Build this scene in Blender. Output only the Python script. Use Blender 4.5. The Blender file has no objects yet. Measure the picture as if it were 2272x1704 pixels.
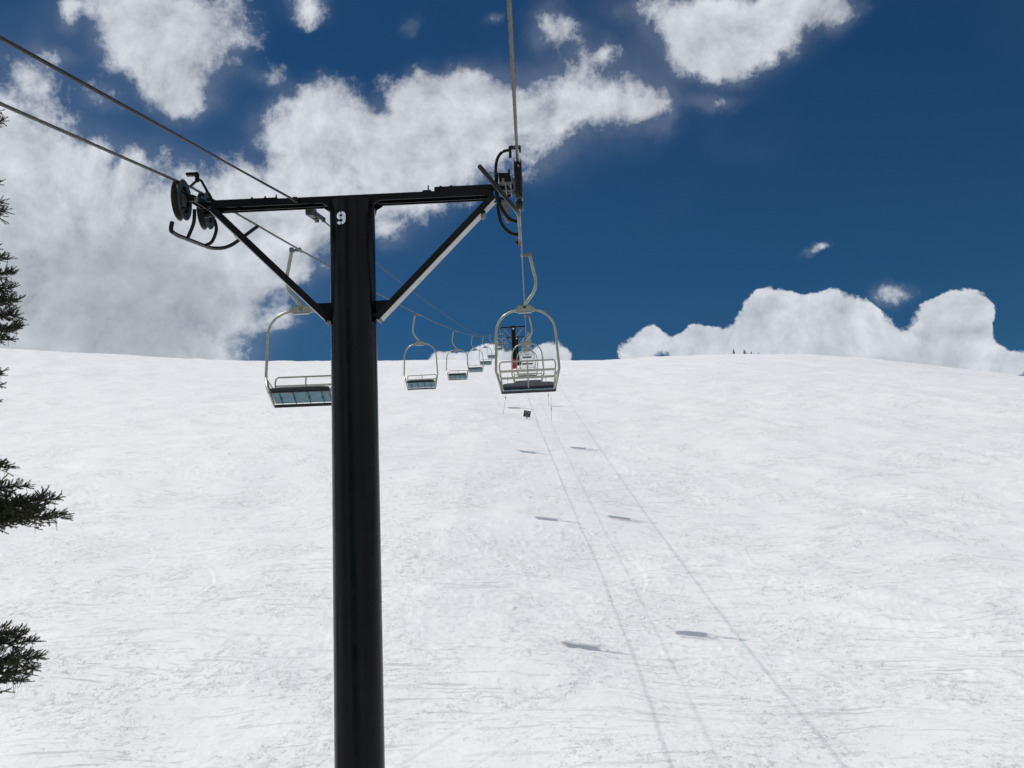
import bpy, bmesh, math, random
import numpy as np
from mathutils import Vector, Matrix, Quaternion

random.seed(7)
rng = np.random.default_rng(11)
scene = bpy.context.scene
COL = scene.collection
R_ = math.radians

# ------------------------------------------------------------------ camera
def cam_axes(pitch, roll, yaw):
    p, r, y = R_(pitch), R_(roll), R_(yaw)
    f = Vector((-math.sin(y) * math.cos(p), math.cos(y) * math.cos(p), math.sin(p)))
    rt = Vector((math.cos(y), math.sin(y), 0))
    up = rt.cross(f)
    return rt * math.cos(r) - up * math.sin(r), up * math.cos(r) + rt * math.sin(r), f

cam_data = bpy.data.cameras.new('camera')
cam = bpy.data.objects.new('camera', cam_data)
COL.objects.link(cam)
scene.camera = cam
cam_data.sensor_width = 36
cam_data.lens = 36
cam_data.clip_start = 0.1
cam_data.clip_end = 5000
cr, cu, cf = cam_axes(10.3, 2.37, 0.93)
m3 = Matrix((cr, cu, -cf)).transposed()
cam.matrix_world = Matrix.Translation((0.012, 0, 0)) @ m3.to_4x4()

# ------------------------------------------------------------------ sun and exposure
to_sun = Vector((-0.565, 0.15, 1.0)).normalized()
SUN_EL = math.asin(to_sun.z)
SUN_AZ = math.atan2(to_sun.x, to_sun.y)
sun_d = bpy.data.lights.new('sun', 'SUN')
sun_d.energy = 2.55
sun_d.angle = R_(0.53)
sun_d.color = (1.0, 0.965, 0.92)
sun = bpy.data.objects.new('sun', sun_d)
COL.objects.link(sun)
sun.rotation_mode = 'QUATERNION'
sun.rotation_quaternion = to_sun.to_track_quat('Z', 'Y')
sun.location = (-60, 10, 100)
scene.view_settings.view_transform = 'Standard'
scene.view_settings.look = 'None'
scene.view_settings.exposure = 0.0
scene.view_settings.gamma = 1.0
scene.view_settings.use_curve_mapping = False
scene.cycles.max_bounces = 6
scene.cycles.diffuse_bounces = 3

# ------------------------------------------------------------------ node helpers
class NT:
    def __init__(s, tree):
        s.t = tree; s.n = tree.nodes; s.l = tree.links
    def new(s, kind, **kw):
        n = s.n.new(kind)
        for k, v in kw.items(): setattr(n, k, v)
        return n
    def put(s, sock, v):
        if isinstance(v, bpy.types.NodeSocket): s.l.new(v, sock)
        elif v is not None:
            sock.default_value = v
    def math(s, op, a, b=None, c=None, clamp=False):
        n = s.new('ShaderNodeMath', operation=op); n.use_clamp = clamp
        s.put(n.inputs[0], a); s.put(n.inputs[1], b)
        if c is not None: s.put(n.inputs[2], c)
        return n.outputs[0]
    def vmath(s, op, a, b=None, scale=None):
        n = s.new('ShaderNodeVectorMath', operation=op)
        s.put(n.inputs[0], a)
        if b is not None: s.put(n.inputs[1], b)
        if scale is not None: s.put(n.inputs['Scale'], scale)
        return n.outputs['Value'] if op in ('LENGTH', 'DOT_PRODUCT', 'DISTANCE') else n.outputs[0]
    def noise(s, vec, scale, detail=4, rough=.5, lac=2.0, dist=0.0, color=False):
        n = s.new('ShaderNodeTexNoise')
        s.put(n.inputs['Vector'], vec)
        n.inputs['Scale'].default_value = scale; n.inputs['Detail'].default_value = detail
        n.inputs['Roughness'].default_value = rough; n.inputs['Lacunarity'].default_value = lac
        n.inputs['Distortion'].default_value = dist
        return n.outputs['Color'] if color else n.outputs['Fac']
    def ramp(s, v, a, b, c0=0.0, c1=1.0, smooth=True):
        n = s.new('ShaderNodeMapRange')
        n.interpolation_type = 'SMOOTHSTEP' if smooth else 'LINEAR'
        n.clamp = True if hasattr(n, 'clamp') else None
        s.put(n.inputs['Value'], v); s.put(n.inputs['From Min'], a); s.put(n.inputs['From Max'], b)
        s.put(n.inputs['To Min'], c0); s.put(n.inputs['To Max'], c1)
        return n.outputs['Result']
    def mix(s, f, a, b, blend='MIX'):
        n = s.new('ShaderNodeMix', data_type='RGBA', blend_type=blend)
        s.put(n.inputs[0], f)
        for i, v in ((6, a), (7, b)):
            if isinstance(v, tuple) and len(v) == 3: v = v + (1,)
            s.put(n.inputs[i], v)
        return n.outputs[2]

# ------------------------------------------------------------------ world: sky and clouds
F_PX = 2272.0
def ray_azel(x, y):
    """direction of a measured sky feature (source pixels) as azimuth / elevation of the real sky"""
    d = cf + cr * ((x - 1136) / F_PX) - cu * ((y - 852) / F_PX)
    return math.atan2(d.x, d.y), math.atan2(d.z, math.hypot(d.x, d.y))

world = bpy.data.worlds.new('World')
scene.world = world
world.use_nodes = True
wn = NT(world.node_tree)
wn.n.clear()
out = wn.new('ShaderNodeOutputWorld')
bg = wn.new('ShaderNodeBackground')
bg.inputs['Strength'].default_value = 0.09
wn.l.new(bg.outputs[0], out.inputs[0])
sky = wn.new('ShaderNodeTexSky', sky_type='NISHITA')
sky.sun_disc = False
sky.sun_elevation = SUN_EL
sky.sun_rotation = SUN_AZ
sky.altitude = 3000
sky.air_density = 1.35
sky.dust_density = 0.25
sky.ozone_density = 2.6
tc = wn.new('ShaderNodeTexCoord')
D = tc.outputs['Generated']
hsv = wn.new('ShaderNodeHueSaturation')
hsv.inputs['Hue'].default_value = 0.5
hsv.inputs['Saturation'].default_value = 1.12
hsv.inputs['Value'].default_value = 1.0
wn.l.new(sky.outputs[0], hsv.inputs['Color'])
skycol = wn.mix(1.0, hsv.outputs[0], (0.142, 0.318, 0.418), 'MULTIPLY')

sep = wn.new('ShaderNodeSeparateXYZ'); wn.l.new(D, sep.inputs[0])
AZ = wn.math('ARCTAN2', sep.outputs[0], sep.outputs[1])
EL = wn.math('ARCSINE', sep.outputs[2])
# domain warp so blob outlines become cloud outlines
w1 = wn.noise(D, 5.0, 5, .55, color=True)
w2 = wn.noise(D, 19.0, 5, .6, color=True)
sw1 = wn.new('ShaderNodeSeparateXYZ'); wn.l.new(wn.vmath('SUBTRACT', w1, (.5, .5, .5)), sw1.inputs[0])
sw2 = wn.new('ShaderNodeSeparateXYZ'); wn.l.new(wn.vmath('SUBTRACT', w2, (.5, .5, .5)), sw2.inputs[0])
azw = wn.math('ADD', wn.math('MULTIPLY_ADD', sw1.outputs[0], .055, AZ), wn.math('MULTIPLY', sw2.outputs[0], .040))
elw = wn.math('ADD', wn.math('MULTIPLY_ADD', sw1.outputs[1], .055, EL), wn.math('MULTIPLY', sw2.outputs[1], .040))

# (x, y, rx, ry, weight) : size and place of every cloud mass of the sky, measured off the photograph
V = 1 / 0.97359
def fld(blobs, az, el, k=.95):
    """sum of soft gaussian masses"""
    acc = None
    for (x, y, rx, ry, w) in blobs:
        a, e = ray_azel(x * V, y * V)
        ra = rx * V / F_PX / max(.5, math.cos(e)); re = ry * V / F_PX
        da = wn.math('MULTIPLY', wn.math('SUBTRACT', az, a), 1 / ra)
        de = wn.math('MULTIPLY', wn.math('SUBTRACT', el, e), 1 / re)
        r2 = wn.math('MULTIPLY_ADD', da, da, wn.math('MULTIPLY', de, de))
        v = wn.math('MULTIPLY', wn.math('EXPONENT', wn.math('MULTIPLY', r2, -k)), w)
        acc = v if acc is None else wn.math('ADD', acc, v)
    return wn.math('MINIMUM', acc, 1.35)
soft = [ (0, 400, 115, 175, 1.00), (90, 470, 145, 185, 1.00), (220, 560, 170, 160, 1.00), (330, 570, 170, 160, 1.00), (60, 700, 220, 150, 1.00), (250, 700, 220, 140, 1.00), (415, 670, 105, 140, 1.00), (470, 550, 120, 115, 0.90),
         (570, 540, 95, 85, 0.75), (280, 385, 24, 34, 0.58), (520, 400, 25, 36, 0.52), (600, 470, 85, 65, 0.53), (665, 480, 60, 80, 0.75), (655, 590, 55, 28, 0.54), (610, 705, 42, 18, 0.58),
         (610, 270, 58, 60, 0.75), (680, 212, 52, 38, 0.71), (570, 165, 38, 22, 0.56), (690, 320, 110, 80, 0.88), (790, 345, 100, 70, 0.88), (720, 400, 130, 60, 0.88), (880, 330, 120, 105, 0.88), (882, 218, 42, 36, 0.78),
         (960, 235, 70, 58, 0.84), (1040, 215, 66, 56, 0.88), (1000, 310, 140, 80, 0.88), (1130, 250, 78, 66, 0.88), (1170, 322, 58, 40, 0.75), (1240, 245, 70, 55, 0.84), (1300, 200, 78, 72, 0.79), (1390, 215, 62, 58, 0.89),
         (1432, 245, 34, 38, 0.96), (1280, 142, 28, 24, 0.60), (900, 400, 100, 50, 0.84), (862, 462, 58, 58, 0.70), (842, 522, 28, 32, 0.66),
         (340, 20, 130, 58, 0.81), (330, 85, 88, 58, 0.81), (425, 110, 84, 58, 0.68), (395, 180, 66, 56, 0.85), (402, 230, 46, 28, 0.94), (485, 40, 62, 56, 0.49), (665, 4, 44, 38, 0.91), (160, 20, 15, 34, 0.56),
         (100, 150, 24, 58, 0.45), (132, 122, 40, 18, 0.43), (232, 200, 34, 20, 0.52), (1190, 58, 36, 42, 0.60), (1232, 72, 44, 24, 0.64), (1322, 105, 34, 20, 0.60), (1070, 47, 16, 12, 0.56), (882, 55, 20, 15, 0.49),
         (1490, 30, 76, 54, 0.82), (1600, 30, 105, 50, 0.86), (1512, 92, 56, 56, 0.77), (1612, 90, 86, 48, 0.77), (1562, 130, 56, 36, 0.71), (1800, 24, 60, 30, .7), (1660, 70, 70, 44, .6), (1720, 20, 66, 38, 0.64), (1830, 30, 36, 34, 0.50), (1400, 10, 56, 24, 0.65),
         (1545, 215, 54, 15, 0.59), (1748, 531, 34, 10, 0.71), (1935, 640, 46, 24, 0.78) ]
crisp = [ (1375, 760, 48, 58, 1), (1410, 715, 32, 30, .9), (1475, 750, 60, 40, 1), (1510, 715, 30, 24, .8), (1570, 765, 70, 52, 1), (1630, 700, 48, 58, 1), (1655, 650, 34, 34, 1), (1760, 690, 84, 62, 1), (1780, 640, 50, 32, .9), (1700, 770, 140, 70, 1),
          (1868, 690, 42, 56, 1), (1900, 770, 80, 66, 1), (2060, 700, 60, 58, 1), (2095, 662, 40, 34, .75), (2040, 665, 46, 36, .8), (1540, 735, 44, 34, .8), (1700, 650, 40, 40, .7), (2010, 780, 80, 62, .95), (2120, 745, 32, 46, .8), (2135, 700, 26, 34, .6), (2190, 800, 90, 44, 1), (2110, 800, 90, 40, .9),
          (1130, 800, 100, 58, 1), (1200, 775, 48, 38, .9), (960, 795, 70, 36, .9), (1050, 790, 70, 44, .9) ]
f_soft = fld(soft, azw, elw)
azc = wn.math('ADD', wn.math('MULTIPLY_ADD', sw1.outputs[0], .035, AZ), wn.math('MULTIPLY', sw2.outputs[0], .034))
elc = wn.math('ADD', wn.math('MULTIPLY_ADD', sw1.outputs[1], .035, EL), wn.math('MULTIPLY', sw2.outputs[1], .034))
f_crisp = fld(crisp, azc, elc, 1.3)
# sky outside the view: unseen clouds, added thick to lift the shadow fill
side = wn.math('MAXIMUM', wn.ramp(wn.math('ABSOLUTE', AZ), .56, .80), wn.ramp(EL, .62, .85))
far = wn.math('SUBTRACT', wn.math('MULTIPLY', wn.ramp(wn.noise(D, 2.4, 5, .55), .36, .58), side), wn.math('SUBTRACT', 1.0, side))
n1 = wn.noise(D, 11.0, 10, .64, dist=.25)
n1b = wn.noise(wn.vmath('ADD', D, (-.012, 0, .014)), 11.0, 10, .64, dist=.25)
n2 = wn.noise(D, 30.0, 10, .70)
tex = wn.math('ADD', wn.math('MULTIPLY', wn.math('SUBTRACT', n1, .5), 2.7), wn.math('MULTIPLY', wn.math('SUBTRACT', n2, .5), 1.7))
fbase = wn.math('MAXIMUM', f_soft, far)
F_s = wn.math('MULTIPLY_ADD', tex, wn.ramp(fbase, .03, .35), fbase)
a_s = wn.ramp(F_s, .24, 1.10)
veil = wn.math('MULTIPLY', wn.ramp(wn.math('MULTIPLY_ADD', wn.math('SUBTRACT', wn.noise(D, 5.0, 4, .5), .5), 1.0, f_soft), .02, .8), .13)
a_s = wn.math('MAXIMUM', a_s, veil)
F_c = wn.math('MULTIPLY_ADD', tex, .40, f_crisp)
a_c = wn.ramp(F_c, .50, .68)
alpha = wn.math('MAXIMUM', a_s, a_c)
# brightness: sun-side relief + thick grey middles
relief = wn.math('MULTIPLY', wn.math('SUBTRACT', n1, n1b), 2.4)
thick = fld([(110, 690, 420, 190, 1), (330, 640, 180, 90, .7), (230, 520, 120, 80, .4), (1720, 800, 230, 70, .8), (2000, 800, 160, 40, .6)], azw, elw)
thick = wn.ramp(thick, .25, 1.25)
relief = wn.math('MULTIPLY', relief, wn.math('MULTIPLY_ADD', thick, -.6, 1.0))
bright = wn.math('ADD', wn.math('MULTIPLY_ADD', relief, 1.0, .56), wn.math('MULTIPLY', a_c, .16))
bright = wn.math('SUBTRACT', bright, wn.math('MULTIPLY', thick, .34))
bright = wn.math('ADD', bright, wn.math('MULTIPLY', wn.math('SUBTRACT', n2, .5), .18))
bright = wn.math('ADD', bright, wn.math('MULTIPLY', wn.ramp(F_s, .5, 1.4), .12))
bright = wn.math('ADD', bright, wn.math('MULTIPLY', wn.math('SUBTRACT', 1.0, alpha), .30))
bright = wn.ramp(bright, 0.0, 1.0, smooth=False)
INV = 1 / 0.09 * 1.12
ccol = wn.mix(bright, (.25 * INV, .28 * INV, .325 * INV), (.66 * INV, .69 * INV, .74 * INV))
ccol = wn.vmath('SCALE', ccol, scale=wn.math('MULTIPLY_ADD', side, .25, 1.0))  # unseen clouds made brighter for more fill light
amax = wn.math('MULTIPLY', alpha, .96)
final = wn.mix(amax, skycol, ccol)
wn.l.new(final, bg.inputs['Color'])
world.cycles.sampling_method = 'MANUAL'
world.cycles.sample_map_resolution = 512

# ------------------------------------------------------------------ materials
def principled(name, base, rough=.5, metal=0.0, spec=.5, coat=0.0, vary=0.0, vscale=8.0, bump=0.0, bscale=60.0, rough_vary=0.0):
    m = bpy.data.materials.new(name); m.use_nodes = True
    t = NT(m.node_tree); b = m.node_tree.nodes['Principled BSDF']
    b.inputs['Base Color'].default_value = (*base, 1)
    b.inputs['Roughness'].default_value = rough
    b.inputs['Metallic'].default_value = metal
    b.inputs['Specular IOR Level'].default_value = spec
    b.inputs['Coat Weight'].default_value = coat
    b.inputs['Coat Roughness'].default_value = .15
    co = t.new('ShaderNodeTexCoord').outputs['Object']
    if vary:
        n = t.noise(co, vscale, 6, .6)
        dark = tuple(c * (1 - vary) for c in base); lite = tuple(min(1, c * (1 + vary)) for c in base)
        t.l.new(t.mix(t.ramp(n, .3, .7), dark, lite), b.inputs['Base Color'])
    if rough_vary:
        n = t.noise(co, vscale * 1.7, 5, .6)
        t.l.new(t.ramp(n, .3, .7, max(.05, rough - rough_vary), rough + rough_vary), b.inputs['Roughness'])
    if bump:
        n = t.noise(co, bscale, 4, .6)
        bp = t.new('ShaderNodeBump'); bp.inputs['Strength'].default_value = bump; bp.inputs['Distance'].default_value = .002
        t.l.new(n, bp.inputs['Height']); t.l.new(bp.outputs[0], b.inputs['Normal'])
    return m

M = {}
M['gloss'] = principled('gloss_black_paint', (.006, .006, .006), .22, spec=.16, coat=.0, vary=.3, vscale=3.0, bump=.1, bscale=45)
M['black'] = principled('black_paint', (.0032, .0038, .0038), .24, spec=.15, coat=.0, vary=.35, vscale=3.0, bump=.35, bscale=45, rough_vary=.08)
M['blackmatt'] = principled('black_rubber', (.009, .009, .009), .6, spec=.2, vary=.3)
M['rim'] = principled('sheave_rim', (.030, .033, .034), .36, metal=.3, vary=.4, vscale=20)
M['steel'] = principled('steel_fitting', (.15, .145, .13), .42, metal=.5, vary=.3, vscale=30)
M['chairpaint'] = principled('chair_paint', (.30, .305, .24), .38, metal=.55, spec=.6, coat=.35, vary=.12, vscale=12, rough_vary=.06)
M['darksteel'] = principled('dark_fitting', (.035, .034, .030), .45, metal=.2, vary=.3, vscale=30)
M['rope'] = principled('wire_rope', (.085, .08, .072), .5, metal=.5, vary=.3, vscale=40)
M['cable'] = principled('cable_sheath', (.018, .018, .018), .5, spec=.25, vary=.3, vscale=20)
M['cushion'] = principled('dark_vinyl', (.022, .024, .026), .5, vary=.3, vscale=15, bump=.4, bscale=40)
M['blueshell'] = principled('blue_seat_shell', (.085, .19, .24), .5, vary=.18, vscale=9)
M['white'] = principled('stencil_paint', (.62, .66, .70), .6, vary=.12, vscale=40)
M['num'] = principled('number_paint', (.02, .022, .022), .6)
M['sign'] = principled('sign_board', (.035, .042, .038), .5, vary=.2)
M['signtext'] = principled('sign_lettering', (.20, .23, .20), .6)
M['wood'] = principled('wood_post', (.12, .09, .06), .8, vary=.3)
M['bamboo'] = principled('bamboo_pole', (.28, .24, .24), .7, vary=.2)
M['red'] = principled('red_fabric', (.42, .035, .045), .6, vary=.2)
M['redpad'] = principled('red_vinyl_pad', (.42, .012, .03), .5, vary=.15)
M['oldpad'] = principled('faded_pad', (.10, .03, .03), .6, vary=.3)
M['palestrip'] = principled('painted_snow_reflection', (.40, .40, .39), .45, vary=.1)  # snow reflection under the braces, put in as a pale colour
M['bark'] = principled('bark', (.055, .04, .03), .9, vary=.4, vscale=14, bump=.8, bscale=30)
M['needle'] = principled('spruce_needles', (.052, .066, .030), .6, spec=.25, vary=.55, vscale=5)
M['needle_far'] = principled('far_spruce_needles', (.06, .075, .035), .7, vary=.5, vscale=3)

def snow_material():
    m = bpy.data.materials.new('snow'); m.use_nodes = True
    t = NT(m.node_tree); b = m.node_tree.nodes['Principled BSDF']
    co = t.new('ShaderNodeTexCoord').outputs['Object']
    big = t.noise(co, .035, 5, .55)
    dirt = t.ramp(t.noise(co, .09, 6, .62), .60, .76)
    base = t.mix(t.ramp(big, .3, .7), (.80, .80, .795), (.835, .832, .825))
    sx = t.new('ShaderNodeSeparateXYZ'); t.l.new(co, sx.inputs[0])
    right = t.ramp(sx.outputs[0], 8, 24)
    base = t.mix(t.math('MULTIPLY', t.math('MULTIPLY', dirt, right), .55), base, (.80, .75, .70))
    t.l.new(base, b.inputs['Base Color'])
    b.inputs['Roughness'].default_value = .55
    b.inputs['Specular IOR Level'].default_value = .3
    # crumbs, chatter and ski scratches as fine relief
    n_f = t.noise(co, 7.0, 9, .68)
    n_c = t.noise(co, 2.6, 7, .62)
    n_m = t.noise(co, .9, 6, .6)
    patch = t.ramp(t.noise(co, .28, 5, .65), .40, .66)          # smooth and chopped areas
    warp = t.vmath('ADD', co, t.vmath('SCALE', t.vmath('SUBTRACT', t.noise(co, .045, 3, .5, color=True), (.5, .5, .5)), scale=16.0))
    def scratch(scale, rz, lo, hi, det=7):
        mp = t.new('ShaderNodeMapping'); t.l.new(warp, mp.inputs[0])
        mp.inputs['Scale'].default_value = scale; mp.inputs['Rotation'].default_value = (0, 0, rz)
        return t.ramp(t.noise(mp.outputs[0], 1.0, det, .66), lo, hi)
    s1 = scratch((.45, 4.2, .5), .08, .56, .70)
    s2 = scratch((.30, 3.0, .5), -.30, .60, .72)
    s3 = scratch((2.6, .22, .5), -.62, .57, .74)
    crumbs = t.ramp(t.noise(co, 3.4, 7, .62), .585, .655)
    crumbs2 = t.ramp(t.noise(co, 8.5, 5, .6), .56, .66)
    h = t.math('MULTIPLY', n_f, t.math('MULTIPLY_ADD', patch, .050, .012))
    h = t.math('ADD', h, t.math('MULTIPLY', t.ramp(n_c, .50, .72), t.math('MULTIPLY_ADD', patch, .075, .006)))
    h = t.math('ADD', h, t.math('MULTIPLY', n_m, .09))
    h = t.math('ADD', h, t.math('MULTIPLY', crumbs, t.math('MULTIPLY_ADD', patch, .085, .014)))
    h = t.math('ADD', h, t.math('MULTIPLY', crumbs2, t.math('MULTIPLY_ADD', patch, .022, .008)))
    patch2 = t.ramp(t.noise(t.vmath('ADD', co, (31.0, 7.0, 0)), .16, 4, .6), .38, .62)
    h = t.math('SUBTRACT', h, t.math('MULTIPLY', s1, t.math('MULTIPLY_ADD', patch2, .060, .018)))
    h = t.math('SUBTRACT', h, t.math('MULTIPLY', s2, .034))
    h = t.math('SUBTRACT', h, t.math('MULTIPLY', s3, .016))
    bp = t.new('ShaderNodeBump'); bp.inputs['Strength'].default_value = .64; bp.inputs['Distance'].default_value = 1.0
    t.l.new(h, bp.inputs['Height']); t.l.new(bp.outputs[0], b.inputs['Normal'])
    return m
M['snow'] = snow_material()

# ------------------------------------------------------------------ object helpers
def tag(o, label=None, cat=None, group=None, kind=None):
    if label: o['label'] = label
    if cat: o['category'] = cat
    if group: o['group'] = group
    if kind: o['kind'] = kind
    return o

def empty(name, loc, rz=0):
    o = bpy.data.objects.new(name, None); COL.objects.link(o)
    o.location = loc; o.rotation_euler = (0, 0, rz); o.empty_display_size = .2
    return o

class MB:
    """collects shapes for ONE mesh"""
    def __init__(s): s.v = []; s.f = []
    def add(s, v, f):
        n = len(s.v); s.v += [tuple(p) for p in v]; s.f += [tuple(i + n for i in q) for q in f]; return s
    def box(s, c, size, rot=None, bevel=0.0):
        hx, hy, hz = (q / 2 for q in size)
        if bevel <= 0:
            vs = [Vector((x, y, z)) for x in (-hx, hx) for y in (-hy, hy) for z in (-hz, hz)]
            fs = [(0, 1, 3, 2), (4, 6, 7, 5), (0, 4, 5, 1), (2, 3, 7, 6), (0, 2, 6, 4), (1, 5, 7, 3)]
        else:
            b = bmesh.new(); bmesh.ops.create_cube(b, size=1)
            for q in b.verts: q.co = Vector((q.co.x * size[0], q.co.y * size[1], q.co.z * size[2]))
            bmesh.ops.bevel(b, geom=b.edges[:], offset=bevel, segments=2, affect='EDGES')
            vs = [q.co.copy() for q in b.verts]; b.verts.index_update()
            fs = [tuple(q.index for q in f.verts) for f in b.faces]; b.free()
        if rot is not None: vs = [rot @ q for q in vs]
        c = Vector(c)
        return s.add([q + c for q in vs], fs)
    def tube(s, pts, r, n=12, cap=True, lobes=0, twist=0.0, depth=0.0):
        pts = [Vector(p) for p in pts]; N = len(pts)
        rad = r if isinstance(r, (list, tuple)) else [r] * N
        T = []
        for i in range(N):
            a = pts[min(i + 1, N - 1)] - pts[max(i - 1, 0)]
            T.append(a.normalized())
        ref = Vector((0, 0, 1)) if abs(T[0].z) < .9 else Vector((1, 0, 0))
        u = (ref - T[0] * ref.dot(T[0])).normalized()
        vs = []; L = 0.0
        for i in range(N):
            if i:
                u = (u - T[i] * u.dot(T[i])).normalized(); L += (pts[i] - pts[i - 1]).length
            w = T[i].cross(u)
            for k in range(n):
                a = 2 * math.pi * k / n
                rr = rad[i]
                if lobes: rr *= 1 - depth * (.5 + .5 * math.cos(lobes * a - L * twist))
                vs.append(pts[i] + (u * math.cos(a) + w * math.sin(a)) * rr)
        fs = []
        for i in range(N - 1):
            for k in range(n):
                k2 = (k + 1) % n
                fs.append((i * n + k, i * n + k2, (i + 1) * n + k2, (i + 1) * n + k))
        if cap:
            fs.append(tuple(range(n - 1, -1, -1))); fs.append(tuple((N - 1) * n + k for k in range(n)))
        return s.add(vs, fs)
    def cyl(s, a, b, r, n=20, r2=None): return s.tube([a, b], [r, r if r2 is None else r2], n)
    def lathe_x(s, prof, c, n=48):
        """profile of (x, radius) turned about an axle parallel to X through c"""
        c = Vector(c); vs = []; fs = []
        for (x, r) in prof:
            for k in range(n):
                a = 2 * math.pi * k / n
                vs.append(c + Vector((x, r * math.cos(a), r * math.sin(a))))
        P = len(prof)
        for i in range(P - 1):
            for k in range(n):
                k2 = (k + 1) % n
                fs.append((i * n + k, (i + 1) * n + k, (i + 1) * n + k2, i * n + k2))
        return s.add(vs, fs)
    def prism(s, poly, axis, a, b):
        """2-D outline extruded between a and b along axis ('y': outline in x,z)"""
        n = len(poly)
        def P(p, t): return Vector((p[0], t, p[1])) if axis == 'y' else Vector((t, p[0], p[1]))
        vs = [P(p, a) for p in poly] + [P(p, b) for p in poly]
        fs = [tuple(range(n)), tuple(range(2 * n - 1, n - 1, -1))]
        for i in range(n): fs.append((i, (i + 1) % n, n + (i + 1) % n, n + i))
        return s.add(vs, fs)
    def build(s, name, mat, parent=None, smooth=True, auto=40, bevel=0.0):
        me = bpy.data.meshes.new(name); me.from_pydata(s.v, [], s.f)
        bm = bmesh.new(); bm.from_mesh(me)
        bmesh.ops.recalc_face_normals(bm, faces=bm.faces)
        if bevel:
            eds = [e for e in bm.edges if len(e.link_faces) == 2 and e.calc_face_angle(0) > R_(35)]
            bmesh.ops.bevel(bm, geom=eds, offset=bevel, segments=2, affect='EDGES', clamp_overlap=True)
        for f in bm.faces: f.smooth = smooth
        for e in bm.edges:
            e.smooth = not (len(e.link_faces) == 2 and e.calc_face_angle(0) > R_(auto))
        bm.to_mesh(me); bm.free()
        me.materials.append(M[mat] if isinstance(mat, str) else mat)
        o = bpy.data.objects.new(name, me); COL.objects.link(o)
        if parent:
            o.parent = parent
        return o

def bez(pts, seg=8, closed=False):
    """Catmull-Rom through the points"""
    P = [Vector(p) for p in pts]; out_ = []
    for i in range(len(P) - 1):
        p0 = P[max(i - 1, 0)]; p1 = P[i]; p2 = P[i + 1]; p3 = P[min(i + 2, len(P) - 1)]
        for k in range(seg):
            t = k / seg
            out_.append(.5 * ((2 * p1) + (p2 - p0) * t + (2 * p0 - 5 * p1 + 4 * p2 - p3) * t * t + (3 * p1 - p0 - 3 * p2 + p3) * t ** 3))
    out_.append(P[-1]); return out_

def fillet(pts, r, seg=7):
    """straight runs joined by round bends"""
    P = [Vector(p) for p in pts]; out_ = [P[0]]
    for i in range(1, len(P) - 1):
        a = (P[i - 1] - P[i]); b = (P[i + 1] - P[i]); rr = min(r, a.length * .49, b.length * .49)
        p = P[i] + a.normalized() * rr; q = P[i] + b.normalized() * rr
        for k in range(seg + 1):
            t = k / seg
            out_.append(p * (1 - t) ** 2 + P[i] * 2 * t * (1 - t) + q * t * t)
    out_.append(P[-1]); return out_

def copy_tree(o, parent=None):
    c = o.copy(); COL.objects.link(c)
    if parent: c.parent = parent
    for ch in list(o.children): copy_tree(ch, c)
    return c

# ------------------------------------------------------------------ terrain
PY = np.array([-600, -200, -60, 0, 11, 23.1, 34.5, 53.7, 74.4, 98, 125, 150, 178, 193, 207, 230, 262, 292, 330, 400, 600])
PZ = np.array([-95, -42, -17.5, -7.9, -6.3, -4.45, -2.95, 1.95, 8.5, 16.2, 23.6, 29.6, 35.6, 38.7, 41.2, 46.2, 53.4, 59.8, 64.5, 70, 76])
def pchip(x, y):
    h = np.diff(x); d = np.diff(y) / h; m = np.zeros_like(y)
    for i in range(1, len(y) - 1):
        if d[i - 1] * d[i] > 0:
            w1_ = 2 * h[i] + h[i - 1]; w2_ = h[i] + 2 * h[i - 1]
            m[i] = (w1_ + w2_) / (w1_ / d[i - 1] + w2_ / d[i])
    m[0] = d[0]; m[-1] = d[-1]
    def ev(q):
        q = np.clip(q, x[0], x[-1]); i = np.clip(np.searchsorted(x, q) - 1, 0, len(h) - 1)
        t = (q - x[i]) / h[i]
        return (y[i] * (1 + 2 * t) * (1 - t) ** 2 + m[i] * h[i] * t * (1 - t) ** 2 + y[i + 1] * t * t * (3 - 2 * t) + m[i + 1] * h[i] * t * t * (t - 1))
    return ev
prof = pchip(PY.astype(float), PZ)
SAZ = np.radians([-180, -90, -60, -28.0, -23.75, -19.2, -11.96, -6.93, 0, 4.6, 8.4, 14.3, 16.87, 20.25, 25.95, 34, 60, 90, 180])
SEL = np.array([0, 0, .10, .2137, .2122, .2101, .2089, .2092, .2052, .2018, .2004, .1938, .1871, .1751, .1504, .108, .03, 0, 0])
sky_el = pchip(SAZ, SEL + 0.0)
def sstep(a, b, x):
    t = np.clip((x - a) / (b - a), 0, 1); return t * t * (3 - 2 * t)
# per-azimuth maximum of the plain profile, so the correction gives the ridge its own outline
_az = np.linspace(-math.pi, math.pi, 721); _r = np.linspace(120, 340, 111)
_mx = np.array([np.max(prof(_r * math.cos(a)) / _r) for a in _az])
def fold_h(X, Y):
    r = np.hypot(X, Y) + 1e-6; az = np.arctan2(X, Y)
    front = np.clip(np.cos(az), 0, 1) ** .5
    d = (sky_el(az) - np.interp(az, _az, _mx)) * sstep(0, 1, (np.cos(az) - .25) / .35)
    s_ = sstep(30, 210, r)
    roll = .13 * (np.logaddexp(0, (6 - X) / 1.6) * 1.6).clip(0, 10) * sstep(24, 36, Y) * (1 - sstep(58, 110, Y))
    return prof(Y) + d * r * s_ + roll

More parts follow.
